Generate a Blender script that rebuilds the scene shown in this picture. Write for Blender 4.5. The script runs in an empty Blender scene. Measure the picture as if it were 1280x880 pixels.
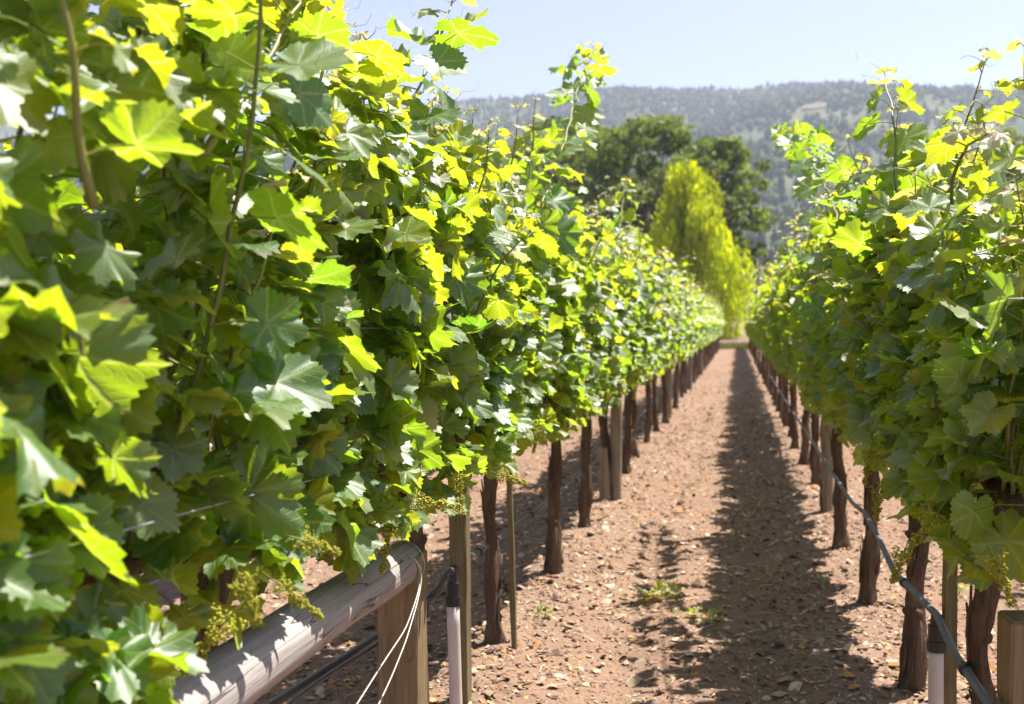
import bpy, math, random
import numpy as np
from mathutils import Vector, Matrix

# ------------------------------------------------------------------ camera, sky, sun, exposure
S = bpy.context.scene
COL = S.collection
R = math.radians
F_PX, W_PX, H_PX = 1300.0, 1280.0, 880.0          # focal length in photo pixels
CAM_H = 1.35
YAW = math.atan((922 - 640) / F_PX)               # the camera looks left of the row direction
PITCH = math.atan((440 - 405) / F_PX)             # and slightly down

cam_d = bpy.data.cameras.new('camera')
cam = bpy.data.objects.new('camera', cam_d)
COL.objects.link(cam)
cam.location = (0, 0, CAM_H)
cam.rotation_euler = (R(90) - PITCH, 0, YAW)
cam_d.sensor_width = 36.0
cam_d.lens = F_PX / W_PX * 36.0
cam_d.clip_start = 0.02
cam_d.clip_end = 9000
cam_d.dof.use_dof = True
cam_d.dof.focus_distance = 2.7
cam_d.dof.aperture_fstop = 4.0
S.camera = cam

SUN_DIR = Vector((0.288, 0.28, 0.90)).normalized()  # towards the sun
sun_el = math.asin(SUN_DIR.z)
sun_az = math.atan2(SUN_DIR.x, SUN_DIR.y)          # clockwise from +Y
world = bpy.data.worlds.new('World')
S.world = world
world.use_nodes = True
wn = world.node_tree
bg = wn.nodes['Background']
sky = wn.nodes.new('ShaderNodeTexSky')
sky.sky_type = 'NISHITA'
sky.sun_disc = False
sky.sun_elevation = sun_el
sky.sun_rotation = sun_az
sky.altitude = 100
sky.air_density = 1.0
sky.dust_density = 0.45
sky.ozone_density = 2.0
tintn = wn.nodes.new('ShaderNodeMixRGB')          # a slightly lavender summer sky
tintn.blend_type = 'MULTIPLY'
tintn.inputs[0].default_value = 1.0
tintn.inputs[2].default_value = (1.05, 0.865, 1.0, 1)
wn.links.new(sky.outputs[0], tintn.inputs[1])
wn.links.new(tintn.outputs[0], bg.inputs[0])
bg.inputs[1].default_value = 0.064
sun_d = bpy.data.lights.new('sun', 'SUN')
sun_d.energy = 5.0
sun_d.angle = R(0.53)
sun_d.color = (1.0, 0.955, 0.875)
sun = bpy.data.objects.new('sun', sun_d)
COL.objects.link(sun)
sun.rotation_euler = SUN_DIR.to_track_quat('Z', 'Y').to_euler()
sun.location = SUN_DIR * 50

S.view_settings.view_transform = 'Standard'
S.view_settings.look = 'None'
S.view_settings.exposure = 1.52
S.view_settings.gamma = 1.0
S.render.engine = 'CYCLES'
c = S.cycles
c.max_bounces = 8; c.diffuse_bounces = 5; c.glossy_bounces = 3; c.transmission_bounces = 4
c.volume_bounces = 0; c.transparent_max_bounces = 4
c.use_denoising = True
c.sample_clamp_indirect = 6.0
c.caustics_reflective = False; c.caustics_refractive = False

# ------------------------------------------------------------------ projection helpers
sy_, cy_ = math.sin(YAW), math.cos(YAW)
CAM_M = cam.rotation_euler.to_matrix()
def ray(px, py):
    return (CAM_M @ Vector(((px - 640) / F_PX, (440 - py) / F_PX, -1.0)))
def at_x(px, py, X):
    d = ray(px, py); t = X / d.x
    return Vector((X, d.y * t, CAM_H + d.z * t))
def at_y(px, py, Y):
    d = ray(px, py); t = Y / d.y
    return Vector((d.x * t, Y, CAM_H + d.z * t))
def at_ground(px, py):
    d = ray(px, py); t = -CAM_H / d.z
    return Vector((d.x * t, d.y * t, 0))

# ------------------------------------------------------------------ object helpers
def tag(o, label=None, cat=None, group=None, kind=None):
    if label: o['label'] = label
    if cat: o['category'] = cat
    if group: o['group'] = group
    if kind: o['kind'] = kind
    return o
def empty(name, loc, label, cat, group=None, rz=0.0):
    o = bpy.data.objects.new(name, None)
    COL.objects.link(o)
    o.empty_display_size = 0.1
    o.location = loc
    o.rotation_euler = (0, 0, rz)
    return tag(o, label, cat, group)
def link(name, me, mat=None, parent=None, loc=(0, 0, 0)):
    o = bpy.data.objects.new(name, me)
    COL.objects.link(o)
    if mat is not None and not me.materials: me.materials.append(mat)
    o.location = loc
    if parent: o.parent = parent
    return o

class MB:
    """collects numpy geometry and builds ONE mesh"""
    def __init__(s):
        s.v = []; s.f = []; s.n = 0; s.attr = []; s.uv = []
    def add(s, verts, faces, attr=None, uv=None):
        verts = np.asarray(verts, float).reshape(-1, 3)
        s.v.append(verts)
        fs = [np.asarray(f, int) + s.n for f in (faces if isinstance(faces, list) else [faces])]
        s.f += [f for f in fs if len(f)]
        s.attr.append(np.zeros((len(verts), 4)) if attr is None else np.broadcast_to(np.asarray(attr, float), (len(verts), 4)))
        s.uv.append(np.zeros((len(verts), 2)) if uv is None else np.asarray(uv, float))
        s.n += len(verts)
        return s
    def tube(s, pts, rad, sides=6, attr=None, cap=True, squash=None, rough=0.0, rng=None):
        P = np.asarray([tuple(p) for p in pts], float)
        k = len(P)
        rad = np.broadcast_to(np.asarray(rad, float), (k,))
        T = np.gradient(P, axis=0)
        T /= np.maximum(np.linalg.norm(T, axis=1, keepdims=True), 1e-9)
        ref = np.array([0, 0, 1.0]) if abs(T[0, 2]) < 0.8 else np.array([1.0, 0, 0])
        u = np.cross(T[0], ref); u /= np.linalg.norm(u)
        rings = []
        a = np.linspace(0, 2 * np.pi, sides, endpoint=False)
        for i in range(k):
            u = u - T[i] * np.dot(u, T[i]); u /= max(np.linalg.norm(u), 1e-9)
            w = np.cross(T[i], u)
            rr = np.full(sides, rad[i])
            if rough and rng is not None: rr = rr * (1 + rng.normal(0, rough, sides))
            rings.append(P[i] + (np.cos(a) * rr)[:, None] * u + (np.sin(a) * rr)[:, None] * w)
        V = np.concatenate(rings)
        i0 = np.arange(sides); i1 = (i0 + 1) % sides
        q = np.concatenate([np.stack([r * sides + i0, r * sides + i1, (r + 1) * sides + i1, (r + 1) * sides + i0], 1) for r in range(k - 1)])
        fs = [q]
        al = np.concatenate([[0], np.cumsum(np.linalg.norm(np.diff(P, axis=0), axis=1))])
        uv = np.stack([np.tile(a / (2 * np.pi), k), np.repeat(al, sides)], 1)
        if cap:
            V = np.concatenate([V, P[:1], P[-1:]])
            uv = np.concatenate([uv, [[0, 0], [0, al[-1]]]])
            c0, c1 = k * sides, k * sides + 1
            fs.append(np.stack([i1, i0, np.full(sides, c0)], 1))
            b = (k - 1) * sides
            fs.append(np.stack([b + i0, b + i1, np.full(sides, c1)], 1))
        return s.add(V, fs, attr, uv)
    def mesh(s, name, mat=None, smooth=True):
        V = np.concatenate(s.v); A = np.concatenate(s.attr); U = np.concatenate(s.uv)
        me = bpy.data.meshes.new(name)
        me.vertices.add(len(V)); me.vertices.foreach_set('co', V.astype(np.float32).ravel())
        idx = np.concatenate([f.ravel() for f in s.f])
        tot = np.concatenate([np.full(len(f), f.shape[1]) for f in s.f])
        st = np.concatenate([[0], np.cumsum(tot)[:-1]])
        me.loops.add(len(idx)); me.loops.foreach_set('vertex_index', idx.astype(np.int32))
        me.polygons.add(len(tot)); me.polygons.foreach_set('loop_start', st.astype(np.int32))
        me.polygons.foreach_set('use_smooth', np.full(len(tot), bool(smooth)))
        me.update(calc_edges=True)
        at = me.attributes.new('tint', 'FLOAT_COLOR', 'POINT')
        at.data.foreach_set('color', A.astype(np.float32).ravel())
        uvl = me.uv_layers.new(name='UVMap')
        uvl.data.foreach_set('uv', U[idx].astype(np.float32).ravel())
        if mat: me.materials.append(mat)
        me.validate()
        return me
    def build(s, name, mat=None, parent=None, smooth=True, loc=(0, 0, 0)):
        return link(name, s.mesh(name, mat, smooth), None, parent, loc)

def vnoise(x, y, seed=0):
    """smooth value noise on arrays"""
    x = np.asarray(x, float); y = np.asarray(y, float)
    xi = np.floor(x).astype(np.int64); yi = np.floor(y).astype(np.int64)
    fx = x - xi; fy = y - yi
    fx = fx * fx * (3 - 2 * fx); fy = fy * fy * (3 - 2 * fy)
    def h(a, b):
        n = (a * 374761393 + b * 668265263 + seed * 1442695041) & 0x7fffffff
        n = ((n ^ (n >> 13)) * 1274126177) & 0x7fffffff
        return ((n ^ (n >> 16)) & 0xffff) / 65535.0
    return (h(xi, yi) * (1 - fx) + h(xi + 1, yi) * fx) * (1 - fy) + (h(xi, yi + 1) * (1 - fx) + h(xi + 1, yi + 1) * fx) * fy
def fbm(x, y, seed=0, o=4):
    t = 0; a = 0.5; f = 1.0
    for i in range(o):
        t = t + a * (vnoise(np.asarray(x) * f, np.asarray(y) * f, seed + i) - 0.5); a *= 0.5; f *= 2.07
    return t

# ------------------------------------------------------------------ materials
class NT:
    def __init__(s, name):
        s.m = bpy.data.materials.new(name); s.m.use_nodes = True
        s.t = s.m.node_tree; s.b = s.t.nodes['Principled BSDF']; s.out = s.t.nodes['Material Output']
    def n(s, t, **kw):
        nd = s.t.nodes.new(t)
        for k, v in kw.items(): setattr(nd, k, v)
        return nd
    def l(s, a, b): s.t.links.new(a, b)
    def val(s, nd, i, v):
        if isinstance(v, (int, float)): nd.inputs[i].default_value = v
        elif isinstance(v, tuple): nd.inputs[i].default_value = v if len(v) == 4 or nd.inputs[i].type == 'VECTOR' else (*v, 1)
        else: s.l(v, nd.inputs[i])
    def math(s, op, a, b=0.0, c=0.0, clamp=False):
        nd = s.n('ShaderNodeMath', operation=op, use_clamp=clamp)
        s.val(nd, 0, a); s.val(nd, 1, b); s.val(nd, 2, c)
        return nd.outputs[0]
    def mix(s, f, a, b, bt='MIX'):
        nd = s.n('ShaderNodeMixRGB', blend_type=bt)
        s.val(nd, 0, f); s.val(nd, 1, a); s.val(nd, 2, b)
        return nd.outputs[0]
    def noise(s, vec, scale, detail=4, rough=0.55, dist=0.0):
        nd = s.n('ShaderNodeTexNoise')
        if vec is not None: s.l(vec, nd.inputs['Vector'])
        nd.inputs['Scale'].default_value = scale; nd.inputs['Detail'].default_value = detail
        nd.inputs['Roughness'].default_value = rough; nd.inputs['Distortion'].default_value = dist
        return nd.outputs['Fac']
    def ramp(s, f, stops):
        nd = s.n('ShaderNodeValToRGB'); e = nd.color_ramp.elements
        while len(e) < len(stops): e.new(0.5)
        for el, (p, col) in zip(e, stops): el.position = p; el.color = (*col, 1) if len(col) == 3 else col
        s.l(f, nd.inputs[0]); return nd.outputs[0]
    def range(s, f, a, b, c_=0.0, d=1.0):
        nd = s.n('ShaderNodeMapRange'); s.val(nd, 0, f)
        for i, v in enumerate((a, b, c_, d)): nd.inputs[1 + i].default_value = v
        return nd.outputs[0]
    def obj(s, scale=None):
        tc = s.n('ShaderNodeTexCoord').outputs['Object']
        return s.scaled(tc, scale) if scale else tc
    def scaled(s, vec, scale):
        mp = s.n('ShaderNodeMapping'); mp.inputs['Scale'].default_value = scale
        s.l(vec, mp.inputs['Vector']); return mp.outputs[0]
    def attr(s):
        a = s.n('ShaderNodeAttribute', attribute_name='tint')
        sp = s.n('ShaderNodeSeparateColor'); s.l(a.outputs['Color'], sp.inputs[0])
        return a.outputs['Color'], sp.outputs[0], sp.outputs[1], sp.outputs[2]
    def bump(s, h, strength=0.5, dist=0.01):
        nd = s.n('ShaderNodeBump'); nd.inputs['Strength'].default_value = strength; nd.inputs['Distance'].default_value = dist
        s.l(h, nd.inputs['Height']); return nd.outputs[0]
    def set(s, base=None, rough=None, spec=None, normal=None, metal=None):
        if base is not None: s.val(s.b, 'Base Color', base)
        if rough is not None: s.val(s.b, 'Roughness', rough)
        if spec is not None: s.val(s.b, 'Specular IOR Level', spec)
        if normal is not None: s.l(normal, s.b.inputs['Normal'])
        if metal is not None: s.val(s.b, 'Metallic', metal)
        return s.m

def leaf_material(name, detailed):
    t = NT(name)
    _, age, rnd, pale = t.attr()          # age 0 old .. 1 young, rnd, pale = felted young tip
    green = t.mix(rnd, (0.036, 0.130, 0.007), (0.078, 0.185, 0.010))
    green = t.mix(age, green, (0.20, 0.26, 0.016))
    back = t.mix(age, (0.110, 0.190, 0.050), (0.23, 0.28, 0.045))
    trans = t.mix(rnd, (0.19, 0.46, 0.010), (0.43, 0.62, 0.010))
    trans = t.mix(age, trans, (0.78, 0.70, 0.012))
    if detailed:
        uv = t.n('ShaderNodeUVMap').outputs[0]
        wob = t.n('ShaderNodeTexNoise'); t.l(uv, wob.inputs['Vector']); wob.inputs['Scale'].default_value = 4.0
        uvw = t.mix(0.06, uv, wob.outputs['Color'], 'LINEAR_LIGHT')
        sp = t.n('ShaderNodeSeparateXYZ'); t.l(uvw, sp.inputs[0])
        x = t.math('ABSOLUTE', sp.outputs[0]); y = sp.outputs[1]
        d = None
        for th in (0.0, 52.0, 106.0):
            s_, c_ = math.sin(R(th)), math.cos(R(th))
            al = t.math('ADD', t.math('MULTIPLY', x, s_), t.math('MULTIPLY', y, c_))
            pe = t.math('ABSOLUTE', t.math('SUBTRACT', t.math('MULTIPLY', x, c_), t.math('MULTIPLY', y, s_)))
            pe = t.math('ADD', pe, t.math('MULTIPLY', t.math('LESS_THAN', al, 0.0), 5.0))
            if d is None: d, a_ = pe, al
            else:
                near = t.math('LESS_THAN', pe, d)
                a_ = t.math('ADD', t.math('MULTIPLY', al, near), t.math('MULTIPLY', a_, t.math('SUBTRACT', 1.0, near)))
                d = t.math('MINIMUM', d, pe)
        main = t.range(d, 0.014, 0.046, 1.0, 0.0)
        tt = t.math('PINGPONG', t.math('ADD', t.math('SUBTRACT', a_, t.math('MULTIPLY', d, 0.75)), 3.0), 0.075)
        sec = t.range(tt, 0.0, 0.018, 0.5, 0.0)
        vein = t.math('MAXIMUM', main, sec)
        ns = t.noise(uv, 26, 3)
        green = t.mix(t.math('MULTIPLY', vein, 0.8), green, (0.20, 0.28, 0.07))
        back = t.mix(t.math('MULTIPLY', vein, 0.5), back, (0.26, 0.30, 0.14))
        trans = t.mix(t.math('MULTIPLY', vein, 0.75), trans, (0.62, 0.70, 0.14))
        blotch = t.range(t.noise(uv, 3.0, 2), 0.35, 0.7, 0.75, 1.15)
        green = t.mix(1.0, green, blotch, 'MULTIPLY')
        h = t.math('SUBTRACT', t.math('MULTIPLY', ns, 0.7), t.math('MULTIPLY', vein, 0.8))
        nrm = t.bump(h, 0.45, 0.004)
        ln = t.n('ShaderNodeVectorMath', operation='LENGTH'); t.l(uv, ln.inputs[0])
        wp = t.noise(t.n('ShaderNodeNewGeometry').outputs['Position'], 19, 3)
        dry = t.math('MULTIPLY', t.range(ln.outputs['Value'], 0.62, 0.95), t.range(wp, 0.60, 0.68))
        green = t.mix(dry, green, (0.17, 0.095, 0.035)); back = t.mix(dry, back, (0.22, 0.14, 0.06)); trans = t.mix(dry, trans, (0.30, 0.16, 0.02))
    geo = t.n('ShaderNodeNewGeometry')
    base = t.mix(geo.outputs['Backfacing'], green, back)
    felt = (0.62, 0.52, 0.44)
    base = t.mix(pale, base, felt)
    rough = t.math('ADD', t.math('MULTIPLY', geo.outputs['Backfacing'], 0.2), t.math('ADD', 0.44, t.math('MULTIPLY', rnd, 0.10)))
    t.set(base, rough, 0.45)
    t.b.inputs['Coat IOR'].default_value = 1.75; t.b.inputs['Coat Weight'].default_value = 0.9; t.b.inputs['Coat Roughness'].default_value = 0.44
    tr = t.n('ShaderNodeBsdfTranslucent')
    t.l(t.mix(t.math('MULTIPLY', pale, 0.7), trans, (0.5, 0.42, 0.2)), tr.inputs[0])
    if detailed: t.l(nrm, t.b.inputs['Normal']); t.l(nrm, tr.inputs['Normal'])
    mx = t.n('ShaderNodeMixShader'); mx.inputs[0].default_value = 0.53
    t.l(t.b.outputs[0], mx.inputs[1]); t.l(tr.outputs[0], mx.inputs[2])
    t.l(mx.outputs[0], t.out.inputs[0])
    return t.m

def m_wood(name, c1, c2, scale=1.0, axis_scale=(40, 40, 3), crack=0.5, rough=0.8):
    t = NT(name); o = t.obj(axis_scale)
    n = t.noise(o, 1.0 * scale, 6, 0.6, 0.4)
    fine = t.noise(t.scaled(t.n('ShaderNodeTexCoord').outputs['Object'], tuple(a * 4 for a in axis_scale)), 1.0 * scale, 3)
    col = t.mix(t.range(n, 0.3, 0.7), c1, c2)
    ck = t.range(t.noise(t.scaled(t.n('ShaderNodeTexCoord').outputs['Object'], tuple(a * 0.55 for a in axis_scale)), 1.0 * scale, 2, 0.5, 1.0), 0.495, 0.512)
    ck2 = t.math('ABSOLUTE', t.math('SUBTRACT', ck, 0.5))
    line = t.range(ck2, 0.30, 0.5, crack, 0.0)
    col = t.mix(line, col, tuple(0.35 * a for a in c1))
    col = t.mix(1.0, col, t.range(fine, 0.25, 0.75, 0.8, 1.15), 'MULTIPLY')
    h = t.math('SUBTRACT', t.math('ADD', n, t.math('MULTIPLY', fine, 0.5)), t.math('MULTIPLY', line, 1.5))
    return t.set(col, rough, 0.25, t.bump(h, 0.5, 0.006))

def m_bark():
    t = NT('vine_bark')
    o = t.obj((34, 34, 5))
    n = t.noise(o, 1, 6, 0.65, 1.2)
    big = t.noise(t.obj(), 9, 3)
    col = t.ramp(n, [(0.28, (0.05, 0.032, 0.022)), (0.5, (0.14, 0.092, 0.062)), (0.72, (0.26, 0.19, 0.145))])
    col = t.mix(t.range(big, 0.4, 0.75), col, (0.125, 0.080, 0.054))
    return t.set(col, 0.9, 0.15, t.bump(n, 1.0, 0.022))

def m_plain(name, col, rough=0.6, spec=0.4, var=0.15, scale=30, metal=0.0, bump=0.1):
    t = NT(name); n = t.noise(t.obj(), scale, 5)
    cc = t.mix(1.0, col, t.range(n, 0.25, 0.75, 1 - var, 1 + var), 'MULTIPLY')
    return t.set(cc, rough, spec, t.bump(n, bump, 0.004), metal)

def m_tint(name, rough=0.85, spec=0.2, trans=0.0, mul=(1, 1, 1)):
    """base colour read from the per-piece colour of the mesh"""
    t = NT(name); col, *_ = t.attr()
    n = t.noise(t.obj(), 40, 3)
    cc = t.mix(1.0, col, t.range(n, 0.3, 0.7, 0.8, 1.2), 'MULTIPLY')
    t.set(cc, rough, spec)
    if trans:
        tr = t.n('ShaderNodeBsdfTranslucent'); t.l(t.mix(1.0, cc, mul, 'MULTIPLY'), tr.inputs[0])
        mx = t.n('ShaderNodeMixShader'); mx.inputs[0].default_value = trans
        t.l(t.b.outputs[0], mx.inputs[1]); t.l(tr.outputs[0], mx.inputs[2]); t.l(mx.outputs[0], t.out.inputs[0])
    return t.m

def m_ground():
    t = NT('vineyard_soil')
    p = t.n('ShaderNodeNewGeometry').outputs['Position']
    a = t.noise(p, 1.3, 5, 0.6); b = t.noise(p, 11, 6, 0.65); d = t.noise(p, 70, 4, 0.7)
    col = t.mix(t.range(a, 0.3, 0.7), (0.178, 0.108, 0.075), (0.280, 0.178, 0.126))
    col = t.mix(t.range(b, 0.35, 0.68), col, (0.250, 0.160, 0.112))
    vo = t.n('ShaderNodeTexVoronoi'); t.l(p, vo.inputs['Vector']); vo.inputs['Scale'].default_value = 42
    sp = t.n('ShaderNodeSeparateColor'); t.l(vo.outputs['Color'], sp.inputs[0])
    bit = t.math('MULTIPLY', t.math('GREATER_THAN', sp.outputs[0], 0.62), t.range(vo.outputs['Distance'], 0.25, 0.5, 0.75, 0.0))
    chip = t.ramp(sp.outputs[1], [(0.0, (0.40, 0.29, 0.20)), (0.45, (0.30, 0.19, 0.13)), (0.75, (0.10, 0.062, 0.046)), (0.95, (0.42, 0.19, 0.07))])
    col = t.mix(bit, col, chip)
    col = t.mix(1.0, col, t.range(d, 0.25, 0.75, 0.72, 1.25), 'MULTIPLY')
    # far land beyond the block of vines is dry grass
    spx = t.n('ShaderNodeSeparateXYZ'); t.l(p, spx.inputs[0])
    far = t.range(t.math('ADD', spx.outputs[1], t.math('MULTIPLY', a, 6)), 69, 73)
    col = t.mix(far, col, t.mix(t.noise(p, 0.05, 4), (0.13, 0.13, 0.06), (0.23, 0.20, 0.11)))
    h = t.math('ADD', t.math('ADD', b, t.math('MULTIPLY', d, 0.35)), t.math('MULTIPLY', bit, 0.5))
    return t.set(col, 0.95, 0.12, t.bump(h, 0.9, 0.025))

LEAF = leaf_material('vine_leaf', True)
LEAF_FAR = leaf_material('vine_leaf_plain', False)
BARK = m_bark()
LOG = m_wood('weathered_log', (0.25, 0.215, 0.195), (0.40, 0.36, 0.335), 1, (30, 1.1, 30), 0.9)
POST = m_wood('treated_post', (0.165, 0.115, 0.060), (0.250, 0.180, 0.100), 1, (34, 34, 2.5), 0.35)
STAKE = m_wood('mossy_stake', (0.130, 0.100, 0.048), (0.21, 0.165, 0.085), 1, (50, 50, 3), 0.4)
GREYPOST = m_wood('grey_post', (0.19, 0.145, 0.105), (0.31, 0.25, 0.19), 1, (40, 40, 3), 0.5)
WIRE = m_plain('galvanised_wire', (0.42, 0.42, 0.42), 0.45, 0.5, 0.1, 60, 0.7, 0.02)
TIE = m_plain('pale_tie_wire', (0.50, 0.46, 0.41), 0.5, 0.5, 0.08, 60, 0.0, 0.02)
HOSE = m_plain('drip_hose_rubber', (0.050, 0.052, 0.056), 0.42, 0.55, 0.25, 12, 0, 0.05)
HOSE_GREY = m_plain('dusty_drip_hose', (0.105, 0.105, 0.112), 0.55, 0.5, 0.25, 12, 0, 0.05)
CAP = m_plain('black_plastic', (0.014, 0.014, 0.015), 0.4, 0.5, 0.1)
PVC = m_plain('white_pvc', (0.55, 0.47, 0.43), 0.45, 0.5, 0.15, 9, 0, 0.03)
CANE = NT('green_cane')
_, ca, cr, _p = CANE.attr()
CANE = CANE.set(CANE.mix(ca, CANE.mix(cr, (0.10, 0.15, 0.03), (0.20, 0.10, 0.045)), (0.26, 0.29, 0.05)), 0.45, 0.45)
FLOWER = m_tint('grape_flower', 0.6, 0.3, 0.3)
LITTER = m_tint('dry_litter', 0.9, 0.15)
CROWN = m_tint('tree_leaf', 0.55, 0.3, 0.35, (1.7, 1.6, 0.5))
CROWN_BRIGHT = m_tint('bright_tree_leaf', 0.55, 0.3, 0.5, (1.5, 1.35, 0.3))
FOREST = m_tint('forest_leaf', 0.9, 0.1)
TREEBARK = m_plain('tree_bark', (0.10, 0.078, 0.058), 0.9, 0.1, 0.4, 3, 0, 0.5)
GRASS = m_tint('grass_blade', 0.6, 0.3, 0.3, (1.3, 1.3, 0.6))

# ------------------------------------------------------------------ terrain
XL = at_ground(690, 722).x      # left row
XR = at_ground(1085, 760).x     # right row
def terrain(x, y):
    x = np.asarray(x, float); y = np.asarray(y, float)
    u = np.clip(y - 64, 0, None)
    z = 0.042 * u * u / (u + 14)
    return z
def ground_z(x, y):
    x = np.asarray(x, float); y = np.asarray(y, float)
    w = np.clip((40 - y) / 25, 0, 1)
    bump = fbm(x * 2.2, y * 2.2, 3, 3) * 0.05 + fbm(x * 11, y * 11, 9, 3) * 0.028
    bump = bump - 0.022 * np.exp(-((x - (XL + 0.50) - 0.04 * np.sin(y * 0.7)) / 0.10) ** 2) - 0.018 * np.exp(-((x - (XR - 0.52) - 0.03 * np.sin(y * 0.6)) / 0.10) ** 2)
    berm = 0.035 * (np.exp(-((x - XL) / 0.25) ** 2) + np.exp(-((x - XR) / 0.25) ** 2))
    return terrain(x, y) + w * bump + berm * w
def geo(a, b, n): return a * (b / a) ** np.linspace(0, 1, n)
xs = np.concatenate([-geo(3.0, 4000, 34)[::-1], np.arange(-2.95, 2.96, 0.05), geo(3.0, 4000, 34)])
ys = np.concatenate([-geo(2.0, 1500, 18)[::-1], np.arange(-1.95, 14, 0.05), geo(14, 5200, 110)])
gx, gy = np.meshgrid(xs, ys)
gz = ground_z(gx, gy)
nx, ny = len(xs), len(ys)
ii = (np.arange(ny - 1)[:, None] * nx + np.arange(nx - 1)[None, :]).ravel()
q = np.stack([ii, ii + 1, ii + nx + 1, ii + nx], 1)
g = MB(); g.add(np.stack([gx, gy, gz], -1).reshape(-1, 3), q)
tag(g.build('ground', m_ground()), 'bare brown vineyard soil between the rows', 'ground', kind='structure')

# hill: ridge line read off the photo at 1700 m
RY = 1700.0
rp = [(-700, 60), (-300, 120), (0, 150), (300, 152), (440, 143), (540, 126), (600, 119), (690, 116), (760, 110), (860, 107), (930, 103), (985, 98), (1060, 100), (1120, 112), (1160, 113), (1220, 110), (1280, 106), (1600, 120), (2300, 200)]
rx = np.array([at_y(a, b, RY).x for a, b in rp]); rz = np.array([at_y(a, b, RY).z for a, b in rp]) - 9
def hill_z(x, y):
    top = np.interp(np.asarray(x) * RY / np.maximum(y, RY * 0.55), rx, rz)
    s = np.clip((y - 520) / (RY - 520), 0, 1)
    prof = s ** 1.12
    back = np.clip((y - RY) / 1300, 0, 1)
    prof = prof * (1 - 0.5 * back ** 1.5)
    spur = fbm(x / 230.0 + 3, y / 420.0, 21, 4) * 150 * np.sin(np.pi * np.clip(s, 0, 1)) * np.where(y < RY, 1, 0.3)
    base = terrain(x, y) * (1 - s)
    return base - 3 * (1 - s) + top * prof + spur + fbm(x / 40.0, y / 40.0, 4, 3) * 10 * s
hx = np.linspace(-2600, 1800, 180); hy = np.linspace(480, 3000, 130)
HX, HY = np.meshgrid(hx, hy)
HZ = hill_z(HX, HY)
n0 = len(hx)
ii = (np.arange(len(hy) - 1)[:, None] * n0 + np.arange(n0 - 1)[None, :]).ravel()
t = NT('hill_cover'); p = t.n('ShaderNodeNewGeometry').outputs['Position']
hc = t.mix(t.range(t.noise(p, 0.008, 5, 0.6), 0.38, 0.66), (0.038, 0.054, 0.028), (0.125, 0.118, 0.066))
hc = t.mix(t.range(t.noise(p, 0.05, 4, 0.6), 0.45, 0.7), hc, (0.035, 0.055, 0.03))
HILLM = t.set(hc, 0.95, 0.1)
h_ = MB(); h_.add(np.stack([HX, HY, HZ], -1).reshape(-1, 3), np.stack([ii, ii + 1, ii + n0 + 1, ii + n0], 1))
tag(h_.build('hill', HILLM), 'long wooded hill closing the valley, hazy blue', 'hill', kind='structure')

# a bare tan clearing on the hill
cl = at_y(1020, 133, 1440)
best = min(np.arange(900, 1690, 5), key=lambda yy: abs(hill_z(np.array([at_y(1020, 133, yy).x]), np.array([float(yy)]))[0] - at_y(1020, 133, yy).z))
CLR = at_y(1020, 133, float(best))
cxs = np.linspace(-12, 12, 12); cys = np.linspace(-14, 14, 10)
CX, CY = np.meshgrid(cxs, cys)
keepz = hill_z(CX + CLR.x, CY + CLR.y) + 1.0
n0c = len(cxs); ii = (np.arange(len(cys) - 1)[:, None] * n0c + np.arange(n0c - 1)[None, :]).ravel()
cm = MB(); cm.add(np.stack([CX + CLR.x + 4 * np.sin(CY / 9), CY + CLR.y, keepz], -1).reshape(-1, 3), np.stack([ii, ii + 1, ii + n0c + 1, ii + n0c], 1))
tag(cm.build('terrain_clearing', m_plain('dry_clearing', (0.14, 0.118, 0.075), 0.95, 0.1, 0.2, 0.1)), 'tan bare clearing high on the wooded hill', 'clearing', kind='structure')

# forest on the hill (one mass)
rng = np.random.default_rng(5)
fm = MB()
def cone_tree(mb, x, y, z, h, r, conifer, col):
    k = 6
    a = np.linspace(0, 2 * np.pi, k, endpoint=False) + rng.uniform(0, 3)
    if conifer:
        lv = [(0.08, 0.75), (0.35, 1.0), (0.36, 0.72), (0.62, 0.66), (0.63, 0.42), (1.0, 0.02)]
    else:
        lv = [(0.1, 0.5), (0.3, 1.0), (0.6, 1.05), (0.85, 0.65), (1.0, 0.08)]
    V = []
    for (zz, rr) in lv:
        rj = r * rr * rng.uniform(0.75, 1.2, k)
        V.append(np.stack([x + np.cos(a) * rj, y + np.sin(a) * rj, np.full(k, z + zz * h) + rng.normal(0, 0.03 * h, k)], 1))
    V = np.concatenate(V); i0 = np.arange(k); i1 = (i0 + 1) % k
    f = np.concatenate([np.stack([r_ * k + i0, r_ * k + i1, (r_ + 1) * k + i1, (r_ + 1) * k + i0], 1) for r_ in range(len(lv) - 1)])
    mb.add(V, f, (*col, 1))
N = 34000
fx = rng.uniform(-1450, 620, N); fy = 500 + (1760 - 500) * rng.uniform(0, 1, N) ** 1.0
dens = fbm(fx / 120, fy / 120, 40, 4) + 0.05 + 0.22 * np.clip((1050 - fy) / 250, 0, 1)
fz = hill_z(fx, fy)
for x, y, z, dd in zip(fx, fy, fz, dens):
    if rng.uniform() > 0.50 + dd * 3.2: continue
    if abs(x - CLR.x) < 16 and abs(y - CLR.y) < 15 or (abs(x - CLR.x * 0.98) < 13 and 0 < CLR.y - y < 40): continue
    con = rng.uniform() < 0.55
    h = rng.uniform(6, 15) if con else rng.uniform(5, 10)
    if y > 1600: h *= 0.75
    b = rng.uniform(0.45, 1.5)
    col = (0.022 * b, 0.042 * b, 0.020 * b) if con else (0.062 * b, 0.082 * b, 0.030 * b)
    cone_tree(fm, x, y, z - 0.5, h, h * (0.22 if con else 0.5), con, col)
tag(fm.build('forest', FOREST, smooth=False), 'conifer and oak woodland covering the hazy hill', 'woodland', kind='stuff')

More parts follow.
